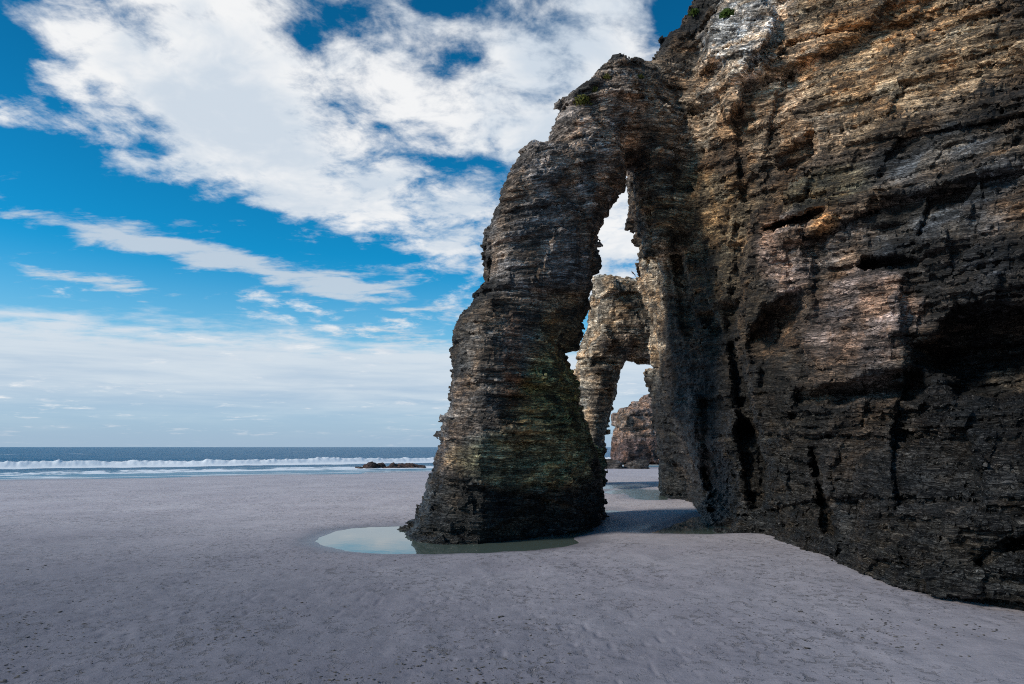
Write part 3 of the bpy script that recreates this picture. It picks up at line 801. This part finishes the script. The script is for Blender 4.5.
# ================================================================== WORLD: sky and clouds by direction
SUN_DIR = Vector((-.78, -.33, .56)).normalized()
w = bpy.data.worlds.new('World'); scene.world = w; w.use_nodes = True
nt = w.node_tree; nt.nodes.clear(); b = NB(nt)
sky = b.n('ShaderNodeTexSky', sky_type='NISHITA', sun_disc=False, sun_elevation=math.asin(SUN_DIR.z),
          sun_rotation=math.atan2(SUN_DIR.x, SUN_DIR.y) % (2 * math.pi), altitude=0, air_density=1.0, dust_density=.25, ozone_density=2.5)
tc = b.n('ShaderNodeTexCoord').outputs['Generated']
sp = b.n('ShaderNodeSeparateXYZ', ins={0: tc}); dx_, dy_, dz_ = sp.outputs
az = b.m('ARCTAN2', dx_, dy_); el = b.m('ARCSINE', dz_)
def ae(px, py):
    a = math.atan((px - CX) / FPX); e = math.atan((HY - py) / (FPX / math.cos(a))); return a, e
def blob(px, py, rx, ry, ang, amp):
    a0, e0 = ae(px, py); ca, sa = math.cos(math.radians(ang)), math.sin(math.radians(ang))
    rx, ry = rx / FPX, ry / FPX
    da = b.m('SUBTRACT', az, a0); de = b.m('SUBTRACT', el, e0)
    # picture y is down, elevation is up
    u = b.m('ADD', b.m('MULTIPLY', da, ca / rx), b.m('MULTIPLY', de, -sa / rx))
    v = b.m('ADD', b.m('MULTIPLY', da, sa / ry), b.m('MULTIPLY', de, ca / ry))
    d2 = b.m('ADD', b.m('MULTIPLY', u, u), b.m('MULTIPLY', v, v))
    return b.m('MULTIPLY', b.m('EXPONENT', b.m('MULTIPLY', d2, -1.0)), amp)
def total(l):
    r = l[0]
    for x in l[1:]: r = b.m('ADD', r, x)
    return r
zz = b.m('ADD', b.m('MAXIMUM', dz_, 0.0), .13)
pl = b.n('ShaderNodeCombineXYZ', ins={0: b.m('DIVIDE', dx_, zz), 1: b.m('DIVIDE', dy_, zz), 2: .3}).outputs[0]
warp = b.n('ShaderNodeTexNoise', ins={'Vector': pl, 'Scale': 1.3, 'Detail': 4.0, 'Roughness': .6}).outputs[1]
woff = b.n('ShaderNodeVectorMath', operation='MULTIPLY_ADD', ins={0: warp, 1: (.3, .3, 0), 2: pl}).outputs[0]
nA = b.noise(woff, 1.9, 7, .6, .1); nB = b.noise(pl, 5.5, 6, .62, .2); nD = b.noise(woff, 11, 6, .65, .3); nC = b.noise(b.mapv(pl, (1.0, 2.6, 1.0)), 3.2, 6, .6, .3)
# upper cloud deck
mA = total([blob(420, 80, 210, 130, 10, .85), blob(230, 60, 120, 80, 20, .75), blob(400, 215, 130, 45, 14, .6), blob(110, 42, 100, 22, 14, .85), blob(240, 160, 140, 30, 24, .75), blob(120, 118, 110, 26, 25, .6), blob(60, 90, 30, 14, 0, .3),
            blob(8, 118, 28, 16, 0, .8), blob(590, 90, 90, 120, 0, .8), blob(620, 230, 120, 90, 0, .9), blob(760, -60, 200, 90, 0, .3), blob(180, -90, 240, 60, 0, .5),
            blob(40, 0, 90, 16, 0, -.8), blob(175, 70, 26, 16, 20, -.55), blob(110, 90, 40, 12, 20, -.4), blob(300, 38, 20, 24, 20, -.5), blob(450, 6, 48, 9, 4, -1.0), blob(668, 14, 24, 22, 0, -.9),
            blob(180, 235, 220, 26, 6, -.7), blob(20, 205, 110, 40, 0, -1.0), blob(10, 60, 30, 26, 0, -.6), blob(470, 165, 60, 10, -5, -.6), blob(420, 190, 60, 8, -5, -.4), blob(465, 60, 22, 12, 0, -.5), blob(140, 140, 24, 8, 20, -.4)])
covA = b.m('ADD', mA, total([b.m('MULTIPLY', b.m('SUBTRACT', nA, .5), 2.8), b.m('MULTIPLY', b.m('SUBTRACT', nB, .5), 3.3), b.m('MULTIPLY', b.m('SUBTRACT', nD, .5), 1.3)]))
cA = b.ss(covA, .24, 1.40)
# thin mid streaks
mB = total([blob(150, 240, 100, 13, 5, .75), blob(250, 262, 120, 10, 4, .65), blob(345, 292, 85, 13, 6, .85), blob(400, 262, 70, 10, 5, .4), blob(120, 287, 45, 8, 5, .55), blob(40, 271, 40, 6, 3, .45), blob(385, 335, 80, 14, 8, .6), blob(15, 110, 40, 18, 0, .4)])
covB = b.m('ADD', mB, b.m('ADD', b.m('MULTIPLY', b.m('SUBTRACT', nC, .5), 2.2), b.m('MULTIPLY', b.m('SUBTRACT', nB, .5), 1.6)))
cB = b.m('MULTIPLY', b.ss(covB, .32, .95), .8)
# low veil towards the horizon, its upper edge sloping down to the right
edge = b.m('SUBTRACT', ae(0, 300)[1], b.m('MULTIPLY', b.m('SUBTRACT', az, ae(0, 300)[0]), .01))
band = b.m('DIVIDE', b.m('SUBTRACT', edge, el), .13)
nE = b.noise(b.mapv(tc, (5.0, 5.0, 60.0)), 1.0, 5, .6, .3)
covC = b.m('ADD', b.m('MULTIPLY', band, 1.3), total([b.m('MULTIPLY', b.m('SUBTRACT', nC, .5), .5), b.m('MULTIPLY', b.m('SUBTRACT', nB, .5), .5), b.m('MULTIPLY', b.m('SUBTRACT', nE, .5), .7)]))
cC = b.m('MULTIPLY', b.ss(covC, -.05, .40), b.ss(el, .09, .02, .93, .78))
# clear-sky colour, deepened as through a polariser
hsv = b.n('ShaderNodeHueSaturation', ins={'Hue': .49, 'Saturation': 1.25, 'Value': .87, 'Color': sky.outputs[0]}).outputs[0]
skyc = b.mix(1.0, hsv, (.07, .92, 1.14), 'MULTIPLY')
skyc = b.n('ShaderNodeVectorMath', operation='SCALE', ins={0: skyc, 'Scale': b.ss(el, .62, .12, .95, 1.45)}).outputs[0]
nS = b.noise(b.n('ShaderNodeVectorMath', operation='ADD', ins={0: woff, 1: (3.1, 1.7, .5)}).outputs[0], 4.2, 5, .55, 0)
shadeA = b.ss(b.m('ADD', nS, b.m('MULTIPLY', nD, .15)), .42, .72)
cloudA = b.mix(shadeA, (6.2, 7.0, 7.9), (9.0, 9.1, 9.2))
cloudB = (6.3, 6.9, 7.5)
cloudC = b.mix(b.ss(b.m('ADD', el, b.m('MULTIPLY', b.m('SUBTRACT', nE, .5), .22)), .0, .16), (4.0, 5.3, 6.9), (6.8, 7.5, 8.2))
skyc = b.mix(b.ss(el, .27, .05, 0, .65), skyc, (4.6, 6.0, 7.2))
c = b.mix(cC, skyc, cloudC); c = b.mix(cB, c, cloudB); c = b.mix(cA, c, cloudA)
hz = b.ss(el, .05, .0, 0, .75)
c = b.mix(hz, c, (3.5, 4.7, 6.1))
bg = b.n('ShaderNodeBackground', ins={'Color': c, 'Strength': .1})
b.n('ShaderNodeOutputWorld', ins={0: bg.outputs[0]})

# ================================================================== SUN, CAMERA, SETTINGS
L = bpy.data.lights.new('sun', 'SUN'); L.energy = 2.9; L.angle = math.radians(11); L.color = (1, .93, .82)
lo = bpy.data.objects.new('sun', L); COL.objects.link(lo); lo.rotation_euler = SUN_DIR.to_track_quat('Z', 'Y').to_euler(); lo.location = (-30, -10, 30)
cam = bpy.data.cameras.new('camera'); cam.lens = 24; cam.sensor_width = 36; cam.clip_end = 60000; cam.clip_start = .1
cam.shift_y = (HY - 342) / 1024
co = bpy.data.objects.new('camera', cam); COL.objects.link(co); co.location = (0, 0, CZ); co.rotation_euler = (math.radians(90), 0, 0)
scene.camera = co
vs_ = scene.view_settings; vs_.view_transform = 'Standard'; vs_.look = 'None'; vs_.exposure = 0; vs_.gamma = 1; vs_.use_curve_mapping = False
scene.cycles.max_bounces = 5; scene.cycles.diffuse_bounces = 2
scene.cycles.use_denoising = False
scene.cycles.pixel_filter_type = 'BLACKMAN_HARRIS'; scene.cycles.filter_width = 1.1
print('script', round(time.time() - T00, 1))
